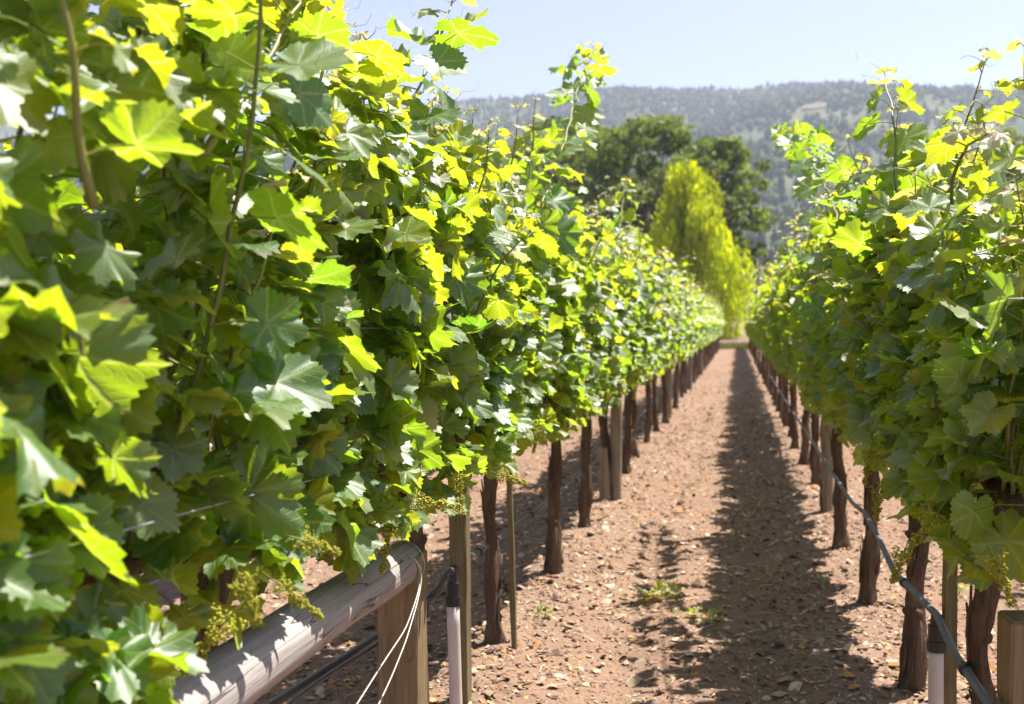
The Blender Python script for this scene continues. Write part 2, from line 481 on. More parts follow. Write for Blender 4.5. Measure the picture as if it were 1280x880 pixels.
# haze over the whole valley
def box(mb, lo, hi, attr=None):
    x0, y0, z0 = lo; x1, y1, z1 = hi
    V = [(x0, y0, z0), (x1, y0, z0), (x1, y1, z0), (x0, y1, z0), (x0, y0, z1), (x1, y0, z1), (x1, y1, z1), (x0, y1, z1)]
    mb.add(V, np.array([[0, 3, 2, 1], [4, 5, 6, 7], [0, 1, 5, 4], [1, 2, 6, 5], [2, 3, 7, 6], [3, 0, 4, 7]]), attr)
hz = MB(); box(hz, (-4300, -1800, -3), (4300, 5500, float(HZ.max()) + 40))
hm = NT('valley_haze'); hm.t.nodes.remove(hm.b)
pv = hm.n('ShaderNodeVolumePrincipled'); pv.inputs['Color'].default_value = (0.78, 0.86, 1.0, 1)
pv.inputs['Density'].default_value = 0.00025; pv.inputs['Anisotropy'].default_value = 0.3
hm.l(pv.outputs[0], hm.out.inputs['Volume'])
tag(hz.build('haze', hm.m, smooth=False), 'thin blue summer haze over the valley', 'haze', kind='stuff')

# ------------------------------------------------------------------ grape leaf templates
def leaf_template(n, rings, seed):
    r_ = np.random.default_rng(seed)
    sc = r_.uniform(0.85, 1.12, 5)
    sinus = r_.uniform(0.58, 0.82)
    ctrl = [(-180, 0.10), (-168, 0.46), (-150, 0.70), (-122, 0.76 * sc[0]), (-106, 0.78 * sc[0]), (-84, sinus * 0.98), (-68, 0.82), (-52, 0.95 * sc[1]), (-40, 0.84), (-25, sinus + 0.08), (-12, 0.88), (0, 1.08 * sc[2]),
            (12, 0.88), (25, sinus + 0.08), (40, 0.84), (52, 0.95 * sc[3]), (68, 0.82), (84, sinus), (106, 0.78 * sc[4]), (122, 0.76 * sc[4]), (150, 0.70), (168, 0.46), (180, 0.10)]
    ca, cr = np.array(ctrl).T
    th = np.linspace(-180, 180, n, endpoint=False) + 180 / n
    rr = np.interp(th, ca, cr)
    if n >= 24:
        sm = (np.roll(rr, 1) + 2 * rr + np.roll(rr, -1)) / 4
        rr = np.where(np.abs(th) < 160, sm, rr)
    if n >= 60:
        tooth = np.abs(((np.arange(n) * 0.5) % 1) * 2 - 1)
        rr = rr * (1 + (tooth - 0.4) * 0.12 * r_.uniform(0.5, 1.2, n))
    elif n >= 24:
        rr = rr * (1 + np.where(np.arange(n) % 2 == 0, 0.05, -0.05))
    t_ = np.radians(th)
    fold, cup, wav, ph, tipc = r_.uniform(-0.08, 0.40), r_.uniform(-0.26, 0.30), r_.uniform(0.06, 0.17), r_.uniform(0, 6.28), r_.uniform(0.0, 0.45)
    tw = r_.uniform(-0.25, 0.25)
    V = [np.array([[0, 0, 0.0]])]
    for i in range(1, rings + 1):
        f = i / rings
        r2 = rr * f
        x = np.sin(t_) * r2; y = np.cos(t_) * r2
        quilt = 0.045 * f ** 2.2 * np.abs(np.sin(t_ * 3.4)) * (1 if n >= 24 else 0)
        z = fold * np.abs(x) * 0.8 - cup * (x * x + y * y) - tipc * np.clip(y, 0, None) ** 2 * 0.8 + wav * f * f * np.sin(4 * t_ + ph) * rr + wav * 0.6 * f ** 3 * np.sin(9 * t_ + 2 * ph) + quilt + tw * x * y
        V.append(np.stack([x, y, z], 1))
    V = np.concatenate(V)
    i0 = np.arange(n); i1 = (i0 + 1) % n
    fs = [np.stack([np.zeros(n, int), 1 + i1, 1 + i0], 1)]
    if rings > 1:
        fs.append(np.concatenate([np.stack([1 + r * n + i0, 1 + r * n + i1, 1 + (r + 1) * n + i1, 1 + (r + 1) * n + i0], 1) for r in range(rings - 1)]))
    return V, fs
LODS = {0: [leaf_template(60, 3, s) for s in range(18)], 1: [leaf_template(34, 2, s) for s in range(8)], 2: [leaf_template(12, 1, s) for s in range(6)]}

def norm(a): return a / np.maximum(np.linalg.norm(a, axis=-1, keepdims=True), 1e-9)
def place_leaves(mb, pos, nor, tip, size, age, rnd, pale, lod, rng):
    """adds every leaf at pos with normal nor, pointing along tip"""
    if not len(pos): return
    pos = np.asarray(pos, float); nor = norm(np.asarray(nor, float))
    tip = np.asarray(tip, float); tip = norm(tip - nor * np.sum(tip * nor, 1, keepdims=True))
    side = np.cross(tip, nor)
    var = rng.integers(0, len(LODS[lod]), len(pos))
    for k, (V, fs) in enumerate(LODS[lod]):
        m = np.where(var == k)[0]
        if not len(m): continue
        Mx = np.stack([side[m], tip[m], nor[m]], 1)              # rows
        jit = rng.uniform(0.85, 1.12, (len(m), 1, 3)); jit[..., 2] *= rng.uniform(0.3, 1.5, (len(m), 1))
        W_ = np.einsum('nvk,nkj->nvj', V[None] * jit, Mx) * size[m][:, None, None] + pos[m][:, None, :]
        nv = len(V)
        off = (np.arange(len(m)) * nv)[:, None, None]
        faces = [(f[None] + off).reshape(-1, f.shape[1]) for f in fs]
        A = np.stack([age[m], rnd[m], pale[m], np.ones(len(m))], 1)
        mb.add(W_.reshape(-1, 3), faces, np.repeat(A, nv, 0), np.tile(V[:, :2], (len(m), 1)))

def walk(start, d0, length, step, rng, wob=0.10, droop=0.0, centre=None):
    p = np.array(start, float); d = np.array(d0, float); d /= np.linalg.norm(d)
    pts = [p.copy()]
    for i in range(int(length / step)):
        d = d + rng.normal(0, wob, 3) * np.array([1, 1, 0.6]); d[2] -= droop * (i * step)
        if centre is not None: d[0] -= centre * p[0]
        d /= np.linalg.norm(d)
        p = p + d * step; pts.append(p.copy())
    return np.array(pts)

class Leaves:
    def __init__(s): s.P = []; s.N = []; s.T = []; s.S = []; s.A = []; s.R = []; s.W = []
    def add(s, p, n, t_, size, age, rnd, pale=0.0):
        s.P.append(p); s.N.append(n); s.T.append(t_); s.S.append(size); s.A.append(age); s.R.append(rnd); s.W.append(pale)
    def to(s, mb, lod, rng):
        place_leaves(mb, s.P, s.N, s.T, np.array(s.S), np.array(s.A), np.array(s.R), np.array(s.W), lod, rng)

def leaf_axes(p, out, rng, side, up=0.80):
    """a blade held out to the light: normal up and outwards, tip hanging out and down"""
    n = np.array([side * rng.normal(0.36, 0.42), rng.normal(-0.14, 0.54), abs(rng.normal(up, 0.36)) + 0.08])
    tp = np.array([out[0] * 0.6 + side * 0.25, out[1] * 0.7, -0.55]) + rng.normal(0, 0.38, 3)
    return n, tp

def dress_shoot(pts, lv, stem, rng, zmin=0.0, tipsize=0.022, base=0.098, young=0.42, skip=0, side_bias=0, petiole=0.085, lod=0, tendrils=True):
    """stem tube, leaves on petioles alternately left and right, tendrils near the tip"""
    L = np.concatenate([[0], np.cumsum(np.linalg.norm(np.diff(pts, axis=0), axis=1))])
    tot = L[-1]
    rad = np.interp(L, [0, tot * 0.7, tot], [0.0052, 0.0036, 0.0012])
    ageS = np.clip((L - (tot - young)) / young, 0, 1)
    rr = rng.uniform(0, 0.45)
    if stem is not None:
        stem.tube(pts, rad, 6 if lod == 0 else 4, np.repeat(np.stack([ageS, np.full(len(L), rr), L * 0, L * 0], 1), 6 if lod == 0 else 4, 0) if False else (float(ageS.mean()) * 0.5, rr, 0, 0), cap=True)
    s = -1 if rng.uniform() < 0.5 else 1
    pos = 0.03 + rng.uniform(0, 0.04)
    k = 0
    while pos < tot:
        left = tot - pos
        i = min(np.searchsorted(L, pos), len(L) - 1)
        p = pts[i]; d = pts[i] - pts[i - 1] if i else pts[1] - pts[0]; d = d / np.linalg.norm(d)
        out = np.array([s * rng.uniform(0.45, 1.0) + side_bias * 0.5, rng.normal(0, 0.7), rng.uniform(-0.1, 0.4)])
        out -= d * np.dot(out, d) * 0.7; out /= np.linalg.norm(out)
        f = np.clip(left / young, 0, 1)
        size = (tipsize + (base - tipsize) * f ** 0.8) * rng.uniform(0.8, 1.15)
        age = float(np.clip(1 - f, 0, 1)) ** 1.2
        pl = petiole * rng.uniform(0.6, 1.2) * (0.25 + 0.75 * f)
        e = p + out * pl + np.array([0, 0, 0.01])
        if k >= skip and e[2] > zmin:
            n, tp = leaf_axes(p, out, rng, np.sign(out[0]) or 1)
            if age > 0.6: n = n + d * 0.8; tp = tp + d * 0.5
            pale = float(rng.uniform(0.45, 1.0)) if (age > 0.55 and rng.uniform() < 0.75) else 0.0
            lv.add(e, n, tp, size, min(1, age * 0.9 + rng.uniform(0, 0.25)), rng.uniform(), pale)
            if stem is not None and lod < 2:
                stem.tube([p, (p + e) / 2 + np.array([0, 0, 0.006]), e], [0.0019, 0.0016, 0.0014], 4 if lod == 0 else 3, (0.6, rng.uniform(0.2, 1), 0, 0), cap=False)
        if tendrils and stem is not None and left < 0.45 and k % 3 != 0 and lod < 2:
            tl = rng.uniform(0.08, 0.16); o2 = np.array([-out[0], -out[1], 0.5]); q_ = []
            for j in range(9):
                u = j / 8; a = u * u * 7
                q_.append(p + o2 * tl * u * 0.8 + np.array([math.cos(a) - 1, 0, math.sin(a) * 0.8]) * 0.018 * u)
            stem.tube(q_, np.linspace(0.0014, 0.0005, 9), 3, (1.0, 0.1, 0, 0), cap=False)
        s = -s; k += 1
        pos += rng.uniform(0.055, 0.085) * (0.55 + 0.45 * f)

# flower clusters: small yellow green buds round a stalk
def cluster_mesh(seed, length=0.12, rad=0.022):
    r_ = np.random.default_rng(seed); mb = MB()
    mb.tube([(0, 0, 0.04), (0, 0, 0), (0.004, 0, -length)], [0.0016, 0.0016, 0.0008], 5, (0.22, 0.25, 0.05, 1))
    o = np.array([[1, 0, 0], [-1, 0, 0], [0, 1, 0], [0, -1, 0], [0, 0, 1], [0, 0, -1]], float)
    f = np.array([[0, 2, 4], [2, 1, 4], [1, 3, 4], [3, 0, 4], [2, 0, 5], [1, 2, 5], [3, 1, 5], [0, 3, 5]])
    for i in range(380):
        u = r_.uniform(0, 1); a = r_.uniform(0, 6.28)
        lump = 0.75 + 0.35 * math.sin(u * 21 + seed) + (0.5 if u < 0.25 else 0)
        rr = rad * (1 - u * 0.6) * lump * math.sqrt(r_.uniform(0.15, 1))
        p = np.array([math.cos(a) * rr, math.sin(a) * rr, -length * u])
        s_ = r_.uniform(0.0020, 0.0036); b = r_.uniform(0.75, 1.25)
        mb.add(p + o * s_, f, (0.46 * b, 0.44 * b, 0.05 * b, 1))
    return mb.mesh('flower_cluster', FLOWER)
CLUSTERS = [cluster_mesh(1), cluster_mesh(2, 0.10, 0.025), cluster_mesh(3, 0.14, 0.02)]

def trunk_mesh(seed, sides=18, lean=0.0):
    r_ = np.random.default_rng(seed); mb = MB()
    n = 22; z = np.linspace(-0.05, 0.91, n)
    ph = r_.uniform(0, 6, 4); amp = r_.uniform(0.005, 0.013)
    x = amp * np.sin(z * 7 + ph[0]) + 0.6 * amp * np.sin(z * 15 + ph[1]) + lean * z
    y = amp * np.sin(z * 6 + ph[2]) + 0.6 * amp * np.sin(z * 13 + ph[3])
    x -= x[1]; y -= y[1]
    r0 = r_.uniform(0.027, 0.036)
    rad = r0 * (1.15 - 0.30 * np.clip(z / 0.5, 0, 1)) * (1 + 0.16 * np.sin(z * 17 + ph[1])) + 0.018 * np.exp(-((z - 0.87) / 0.06) ** 2) + 0.012 * np.exp(-(z / 0.05) ** 2)
    pts = np.stack([x, y, z], 1)
    mb.tube(pts, rad, sides, None, True, rough=0.09, rng=r_)
    m0 = mb.v[0]; aa = np.tile(np.arange(sides), n)[:len(m0) - 2] * 2 * np.pi / sides; zz2 = np.repeat(z, sides)
    axis = np.repeat(pts, sides, 0); ridge = 1 + 0.13 * np.sin(aa * 3 + zz2 * 9 + ph[0]) + 0.08 * np.sin(aa * 5 - zz2 * 6 + ph[1])
    m0[:-2] = axis + (m0[:-2] - axis) * ridge[:, None]
    for k in range(7 if sides > 8 else 0):   # peeling bark strips
        a = r_.uniform(0, 6.28); i = r_.integers(2, 14); ln_ = r_.integers(3, 7)
        seg = pts[i:i + ln_]; rr = rad[i:i + ln_]
        off = np.stack([np.cos(a + 0.15 * np.arange(ln_)) * (rr * 1.04 + 0.003), np.sin(a + 0.15 * np.arange(ln_)) * (rr * 1.04 + 0.003), 0 * rr], 1)
        off[-1] *= 1.35
        mb.tube(seg + off, np.linspace(0.0065, 0.003, ln_), 5, None)
    # a strip of loose bark and an old pruning knot
    for k in range(3):
        a = r_.uniform(0, 6.28); i = r_.integers(5, 17)
        d = np.array([math.cos(a), math.sin(a), 0.25])
        mb.tube([pts[i], pts[i] + d * rad[i] * 1.05, pts[i] + d * rad[i] * 1.5], [0.022, 0.018, 0.006], 7, None)
    return mb.mesh('trunk', BARK), pts[-1]

def cordon_mesh(seed, top):
    r_ = np.random.default_rng(seed); mb = MB()
    for s in (-1, 1):
        y = np.linspace(0, 0.60, 12)
        pts = np.stack([top[0] * (1 - y / 0.6) + 0.012 * np.sin(y * 14 + r_.uniform(0, 6)), top[1] + s * y, 0.90 + 0.03 * np.clip(y / 0.15, 0, 1) + 0.01 * np.sin(y * 18)], 1)
        mb.tube(pts, np.linspace(0.026, 0.015, 12), 8, None, True, rough=0.1, rng=r_)
    return mb.mesh('cordon', BARK)

def gen_vine(seed, lod, top=2.0, fill=300, low=0.74, side=1, wide=0.60, ymin=-0.62, ymax=0.62, nshoots=13, dens_side=0.62, skirt=0):
    """returns foliage mesh and list of cane meshes, vine local coordinates, path on side*X"""
    r_ = np.random.default_rng(seed)
    lv = Leaves(); canes = []; pet = MB()
    ysx = np.linspace(ymin + 0.03, ymax - 0.03, nshoots) + r_.normal(0, 0.02, nshoots)
    for i, y in enumerate(ysx):
        st = MB()
        flop = r_.uniform() < 0.14
        s = side if r_.uniform() < dens_side else -side
        if flop:
            L = r_.uniform(0.55, 0.9)
            pts = walk((0.02 * s, y, 0.94), (0.24 * s, r_.normal(0, 0.15), 1.0), L, 0.04, r_, 0.07, droop=0.10)
        else:
            L = (top - 0.94) * r_.uniform(0.86, 1.10)
            pts = walk((r_.normal(0, 0.03), y, 0.94), (r_.normal(0, 0.16), r_.normal(0, 0.14), 1.0), L, 0.04, r_, 0.07, centre=0.28)
        dress_shoot(pts, lv, st, r_, zmin=low + 0.05, base=0.084 if lod else 0.088, lod=lod, young=r_.uniform(0.3, 0.5))
        canes.append(st)
    for q in range(4):
        y = r_.uniform(ymin + 0.05, ymax - 0.05); st = MB()
        pts = walk((r_.normal(0, 0.04), y, top - 0.55), (r_.normal(0, 0.10), r_.normal(0, 0.12), 1.0), 0.55 + r_.uniform(0.04, 0.34), 0.035, r_, 0.06)
        dress_shoot(pts, lv, st, r_, base=0.070, tipsize=0.018, lod=lod, young=0.34, petiole=0.06)
        canes.append(st)
    # lateral leaves filling the wall of foliage
    zc = low + 0.03 + (top - 0.13 - low) * r_.beta(1.15, 1.25, fill)
    u = (zc - low) / (top - low)
    hw = wide * np.interp(u, [0, 0.12, 0.45, 0.75, 1.0], [0.14, 0.22, 0.29, 0.31, 0.16])
    # leaves crowd the outside of the wall
    sgn = np.where(r_.uniform(0, 1, fill) < dens_side, side, -side)
    xx = sgn * hw * np.clip(np.abs(r_.beta(2.6, 1.3, fill)) + r_.normal(0, 0.07, fill), 0, 1.25)
    yy = r_.uniform(ymin, ymax, fill)
    hole = vnoise(yy * 5 + seed * 3.1, zc * 5, seed)
    for x, y, z, uu, sg, ho in zip(xx, yy, zc, u, sgn, hole):
        if ho < 0.20: continue
        n, tp = leaf_axes(None, (sg * 0.6, 0), r_, sg)
        if r_.uniform() < 0.12: n = r_.normal(0, 1, 3)
        a = float(np.clip(r_.beta(1.3, 3.6) + 0.75 * max(0, uu - 0.5), 0, 1))
        sz = (0.046 + 0.068 * r_.beta(1.5, 2.2)) * (1.08 if lod == 0 else 1.0) * (1 - 0.30 * a)
        e = np.array([x, y, z])
        lv.add(e, n, tp, sz, a, r_.uniform())
        if lod == 0:
            b = e + np.array([-sg * r_.uniform(0.04, 0.09), r_.normal(0, 0.03), r_.uniform(-0.02, 0.05)])
            pet.tube([b, (b + e) / 2 + np.array([0, 0, 0.008]), e], [0.0018, 0.0016, 0.0013], 4, (0.6, r_.uniform(0.2, 1), 0, 0), cap=False)
    for q in range(skirt):                      # leaves hanging low under one end of the vine
        y = r_.uniform(ymin - 0.05, -0.42 - 0.1 * r_.uniform()); z = r_.uniform(0.56, 0.88)
        n, tp = leaf_axes(None, (side * 0.6, 0), r_, side)
        lv.add(np.array([side * r_.uniform(-0.04, 0.19), y, z]), n, tp, r_.uniform(0.055, 0.105), float(r_.beta(1.2, 4)), r_.uniform())
    mb = pet; lv.to(mb, lod, r_)
    fol = mb.mesh('foliage', LEAF if lod < 2 else LEAF_FAR)
    return fol, [cn.mesh('cane', CANE) for cn in canes]

# ------------------------------------------------------------------ rows of vines
SP = 1.22
yl0 = at_ground(690, 722).y      # one left trunk; the others follow at the vine spacing
yr0 = at_ground(1085, 760).y
left_y = [yl0 + SP * k for k in range(-4, 43) if yl0 + SP * k > -0.4]
right_y = [yr0 + SP * k for k in range(-2, 43)]
ORD = ['first', 'second', 'third', 'fourth', 'fifth', 'sixth', 'seventh', 'eighth', 'ninth', 'tenth', 'eleventh', 'twelfth', 'thirteenth', 'fourteenth', 'fifteenth', 'sixteenth', 'seventeenth', 'eighteenth', 'nineteenth', 'twentieth']
GRP_L, GRP_R = 'grapevines of the left row', 'grapevines of the right row'
rv = np.random.default_rng(77)
random.seed(4)
V1 = [gen_vine(100 + s, 1, 1.97 + 0.05 * (s % 3), fill=380) for s in range(5)]
V2 = [gen_vine(200 + s, 2, 1.97 + 0.05 * (s % 3), fill=380) for s in range(5)]
TR = [trunk_mesh(300 + s) for s in range(7)]
TRF = [trunk_mesh(330 + s, 7) for s in range(4)]

def trunk_parts(root, i, cord=True, hero=False):
    me, top = TR[i % len(TR)]
    link('trunk', me, None, root)
    if cord: link('cordon', cordon_mesh(400 + i, top), None, root)

vines_l, vines_r = [], []
HERO_L = {0: dict(top=1.74, fill=430, low=0.62), 1: dict(top=2.04, fill=450, low=0.72, skirt=70), 2: dict(top=2.02, fill=430), 3: dict(top=1.92, fill=410), 4: dict(top=1.98, fill=410), 5: dict(top=1.95, fill=400)}
HERO_R = {0: dict(top=1.72, fill=330, ymin=-0.35), 1: dict(top=1.92, fill=410), 2: dict(top=1.97, fill=410), 3: dict(top=1.98, fill=410)}
LBL_L = ['blurred leafy grapevine filling the left edge, nearest the camera', 'broad shaded grapevine with big dark leaves behind the round timber rail',
         'bright grapevine above the timber rail and its square post', 'grapevine over the thin square stake, yellow flower spikes under its leaves',
         'grapevine with reddish peeling trunk just past the square stake', 'grapevine on dark straight trunk, second past the square stake']
LBL_R = ['short grapevine at the right edge beside the cut square post', 'grapevine on the thick dark trunk next to the white riser pipe on the right',
         'grapevine whose kinked trunk stands left of the sagging grey hose', 'grapevine on a wavy trunk where the grey hose bends']

def make_row(ys_, X, side, heroes, labels, group, seed0, where, store):
    protos1, protos2 = {}, {}
    for i, y in enumerate(ys_):
        if i in heroes:
            lab = labels[i]
        elif i < 16:
            lab = f'leafy grapevine in the {where} row, {ORD[i]} along its line of trunks from the near end'
        else:
            lab = f'small distant grapevine in the {where} row, far along where trunks run together'
        if i == 2 and side > 0: y = y - 0.13
        x = X + rv.normal(0, 0.015); z = float(ground_z(x, y))
        root = None
        if i in heroes:
            root = empty('grapevine', (x, y, z), lab, 'grapevine', group)
            trunk_parts(root, i + (0 if side > 0 else 3))
            fol, canes = gen_vine(seed0 + i, 0, side=side, **heroes[i])
            link('foliage', fol, None, root)
            for cn in canes: link('cane', cn, None, root)
            r_ = np.random.default_rng(seed0 + 50 + i)
            for k in range(1):
                fc = link('flower_cluster', CLUSTERS[k % 3], None, root)
                fc.location = (side * r_.uniform(0.10, 0.24), r_.uniform(-0.5, 0.5), r_.uniform(0.84, 0.95))
                fc.rotation_euler = (r_.normal(0, 0.4), r_.normal(0, 0.4), r_.uniform(0, 6))
        elif y < 15:
            k = i % 5
            if k not in protos1:
                root = empty('grapevine', (x, y, z), lab, 'grapevine', group)
                trunk_parts(root, i)
                link('foliage', V1[k][0], None, root)
                for cn in V1[k][1]: link('cane', cn, None, root)
                fc = link('flower_cluster', CLUSTERS[i % 3], None, root); fc.location = (0.18, 0.2, 0.86)
                protos1[k] = root
            else:
                root = copy_vine(protos1[k], (x, y, z), lab)
            if side < 0: root.rotation_euler.z = math.pi
        else:
            k = i % 20
            if k not in protos2:
                root = empty('grapevine', (x, y, z), lab, 'grapevine', group)
                tr = link('trunk', TRF[i % 4][0], None, root); tr.rotation_euler.z = rv.uniform(0, 6)
                link('foliage', V2[(i * 3) % 5][0], None, root)
                protos2[k] = root
            else:
                root = copy_vine(protos2[k], (x, y, z), lab)
            root.rotation_euler.z = 0 if side > 0 else math.pi
            root.scale = (rv.uniform(0.95, 1.1), 1, rv.uniform(0.95, 1.06))
        store.append(root)
def copy_vine(src, loc, lab):
    o = src.copy(); COL.objects.link(o); o.location = loc; o['label'] = lab
    for ch in list(src.children):
        cc = ch.copy(); COL.objects.link(cc); cc.parent = o
    return o
make_row(left_y, XL, 1, HERO_L, LBL_L, GRP_L, 1000, 'left', vines_l)
make_row(right_y, XR, -1, HERO_R, LBL_R, GRP_R, 2000, 'right', vines_r)
# the next row on each side, glimpsed through the leaves
for X, nm, n_, y_0, sd in ((2 * XL - XR, 'grapevine of the next row to the left, glimpsed through the leaves', 16, 2.0, 1), (2 * XR - XL, 'grapevine of the next row to the right, glimpsed through the leaves', 14, 3.0, -1)):
    for i in range(n_):
        y = y_0 + SP * i
        root = empty('grapevine', (X, y, 0), nm, 'grapevine', 'grapevines of the rows behind', 0 if sd > 0 else math.pi)
        link('trunk', TRF[i % 4][0], None, root); link('foliage', V2[(i * 2) % 5][0], None, root)

# ------------------------------------------------------------------ particular shoots that stand clear of the foliage
def vine_near(store, y):
    return min(store, key=lambda o: abs(o.location.y - y))
def own_shoot(px, X, store, seed, base=0.085, young=0.45, thick=1.0, skip=0, side_bias=0, tipsize=0.02):
    if not isinstance(X, (list, tuple)): X = [X] * len(px)
    P = np.array([tuple(at_x(a, b, xx)) for (a, b), xx in zip(px, X)])
    seg = np.concatenate([[0], np.cumsum(np.linalg.norm(np.diff(P, axis=0), axis=1))])
    tt = np.arange(0, seg[-1] + 1e-6, 0.03)
    r_ = np.random.default_rng(seed)
    pts = np.stack([np.interp(tt, seg, P[:, k]) for k in range(3)], 1)
    for _ in range(3): pts[1:-1] = (pts[:-2] + 2 * pts[1:-1] + pts[2:]) / 4
    pts += np.stack([np.sin(tt * 31 + seed) * 0.004, np.cos(tt * 23) * 0.004, tt * 0], 1)
    root = vine_near(store, pts[0][1])
    pts = pts - np.array(root.location)
    st = MB(); lv = Leaves()
    dress_shoot(pts, lv, st, r_, tipsize=tipsize, base=base, young=young, skip=skip, side_bias=side_bias)
    if thick != 1.0:
        L = np.linspace(0, 1, len(pts)); st.tube(pts, np.interp(L, [0, 1], [0.0052 * thick, 0.002 * thick]), 7, (0.3, 0.5, 0, 0))
    so = st.build('shoot', CANE, root)
    mb = MB(); lv.to(mb, 0, r_)
    mb.build('shoot_leaves', LEAF, so)
own_shoot([(430, 420), (465, 270), (505, 150), (540, 70), (562, 8), (570, -15)], -0.86, vines_l, 11, 0.10, 0.28, 1.2)
own_shoot([(640, 350), (672, 270), (705, 180), (724, 105), (742, 58)], -0.86, vines_l, 12, 0.11, 0.40, 1.2)
own_shoot([(520, 340), (535, 260), (545, 190), (540, 160)], -0.80, vines_l, 13, 0.06, 0.5)
own_shoot([(652, 260), (664, 200), (668, 150), (668, 112)], -0.90, vines_l, 14, 0.055, 0.45)
own_shoot([(112, 260), (104, 190), (94, 90), (74, -20), (60, -90)], -0.76, vines_l, 15, 0.075, 0.3, 1.35)
own_shoot([(250, 200), (300, 125), (345, 55), (385, -15), (410, -60)], -0.80, vines_l, 16, 0.075, 0.3, 1.3)
own_shoot([(380, 380), (392, 200), (405, 60), (420, 10)], -0.82, vines_l, 17, 0.08, 0.4)
own_shoot([(760, 330), (775, 285), (780, 240), (784, 222)], -0.84, vines_l, 18, 0.07, 0.4)
own_shoot([(1116, 400), (1120, 260), (1118, 150), (1104, 88)], 0.50, vines_r, 21, 0.09, 0.45, 1.1)
own_shoot([(1062, 330), (1040, 250), (1010, 190), (985, 162)], 0.36, vines_r, 22, 0.075, 0.45)
own_shoot([(1180, 330), (1190, 240), (1200, 190), (1235, 165)], 0.50, vines_r, 23, 0.085, 0.4)
own_shoot([(1100, 330), (1085, 250), (1075, 200)], 0.42, vines_r, 24, 0.085, 0.4)
own_shoot([(1330, 420), (1310, 260), (1292, 150), (1276, 50)], 0.56, vines_r, 25, 0.055, 0.35)
own_shoot([(985, 330), (990, 290), (1000, 250)], 0.33, vines_r, 26, 0.06, 0.4)
# flower clusters seen in the photo
for (px, py, X, rot, k, st_) in ((514, 627, -0.76, (0, -1.45, 0.2), 0, vines_l), (300, 722, -0.70, (0.2, -0.3, 0), 1, vines_l), (345, 728, -0.70, (0.3, -0.8, 0.4), 2, vines_l), (375, 675, -0.72, (0, -1.3, 0), 1, vines_l),
                              (488, 650, -0.80, (0.1, 0.2, 0), 2, vines_l), (622, 592, -0.74, (0, -1.2, 0.3), 1, vines_l), (1130, 690, 0.46, (0.2, 0.3, 0), 1, vines_r), (1238, 690, 0.50, (0.1, -0.4, 0), 0, vines_r), (1172, 640, 0.44, (0, 0.6, 0), 2, vines_r)):
    p = at_x(px, py, X); root = vine_near(st_, p.y)
    fc = link('flower_cluster', CLUSTERS[k], None, root)
    fc.location = p - root.location; fc.rotation_euler = rot
    if px < 480: fc.scale = (0.75, 0.75, 0.75)

# ------------------------------------------------------------------ timber: brace rail, posts, stakes
def rounded_post(name, base, w, d, h, mat, label, cat, seed, group=None, lean=(0, 0), bevel=0.006, rz=0.0, round_=False):
    """a sawn or round post: chamfered outline, slightly uneven, top worn"""
    r_ = np.random.default_rng(seed); mb = MB()
    if round_:
        k = 16; a = np.linspace(0, 2 * np.pi, k, endpoint=False); ol = np.stack([np.cos(a) * w / 2, np.sin(a) * d / 2], 1)
    else:
        b = bevel; ol = np.array([(w / 2 - b, -d / 2), (w / 2, -d / 2 + b), (w / 2, d / 2 - b), (w / 2 - b, d / 2), (-w / 2 + b, d / 2), (-w / 2, d / 2 - b), (-w / 2, -d / 2 + b), (-w / 2 + b, -d / 2)])
    k = len(ol); zs = np.concatenate([np.linspace(-0.12, h - bevel, 14), [h]])
    V = []
    for i, z in enumerate(zs):
        s_ = 1 + r_.normal(0, 0.008); s_ *= 0.9 if i == len(zs) - 1 else 1
        o2 = ol * s_ + r_.normal(0, 0.0012, ol.shape)
        V.append(np.column_stack([o2[:, 0] + lean[0] * z, o2[:, 1] + lean[1] * z, np.full(k, z) + (r_.normal(0, 0.003, k) if i == len(zs) - 1 else 0)]))
    n = len(zs); V = np.concatenate(V); i0 = np.arange(k); i1 = (i0 + 1) % k
    f = np.concatenate([np.stack([r * k + i0, r * k + i1, (r + 1) * k + i1, (r + 1) * k + i0], 1) for r in range(n - 1)])
    cap = np.array([[(n - 1) * k + j for j in range(k)]])
    mb.add(V, [f, cap])
    o = mb.build(name, mat, None, smooth=round_, loc=base)
    o.rotation_euler.z = rz
    return tag(o, label, cat, group)

# brace rail: round weathered log along the left row
pa = at_x(501, 707, XL + 0.04); pb = at_x(226, 888, XL + 0.055)
zl = (pa.z + pb.z) / 2
r_ = np.random.default_rng(8); mb = MB()
yy = np.linspace(pa.y + 0.035, 0.62, 40)
bend = 0.006 * np.sin(yy * 2.1)
pts = np.stack([np.interp(yy, [pb.y, pa.y], [pb.x, pa.x]) + bend, yy, np.interp(yy, [pb.y, pa.y], [pb.z, pa.z]) + 0.004 * np.sin(yy * 3.3)], 1)
mb.tube(pts - pts[0], 0.062 + 0.0018 * np.sin(yy * 5) + 0.0012 * np.sin(yy * 13), 28, None, True, rough=0.004, rng=r_)
rail = empty('brace_rail', tuple(pts[0]), 'weathered grey round timber rail lying level beneath the near left vines', 'timber rail')
mb.build('log', LOG, rail)
# wire staple and stub on the rail
st = MB(); p = at_x(500, 705, XL + 0.10)
ring = [Vector((0.067 * math.cos(a), 0.0, 0.067 * math.sin(a))) for a in np.linspace(0, 2 * math.pi, 22)]
st.tube([tuple(v + Vector((0.0, -0.02, 0.0))) for v in ring], 0.0016, 5, None, cap=False)
st.build('wire_loop', WIRE, rail)

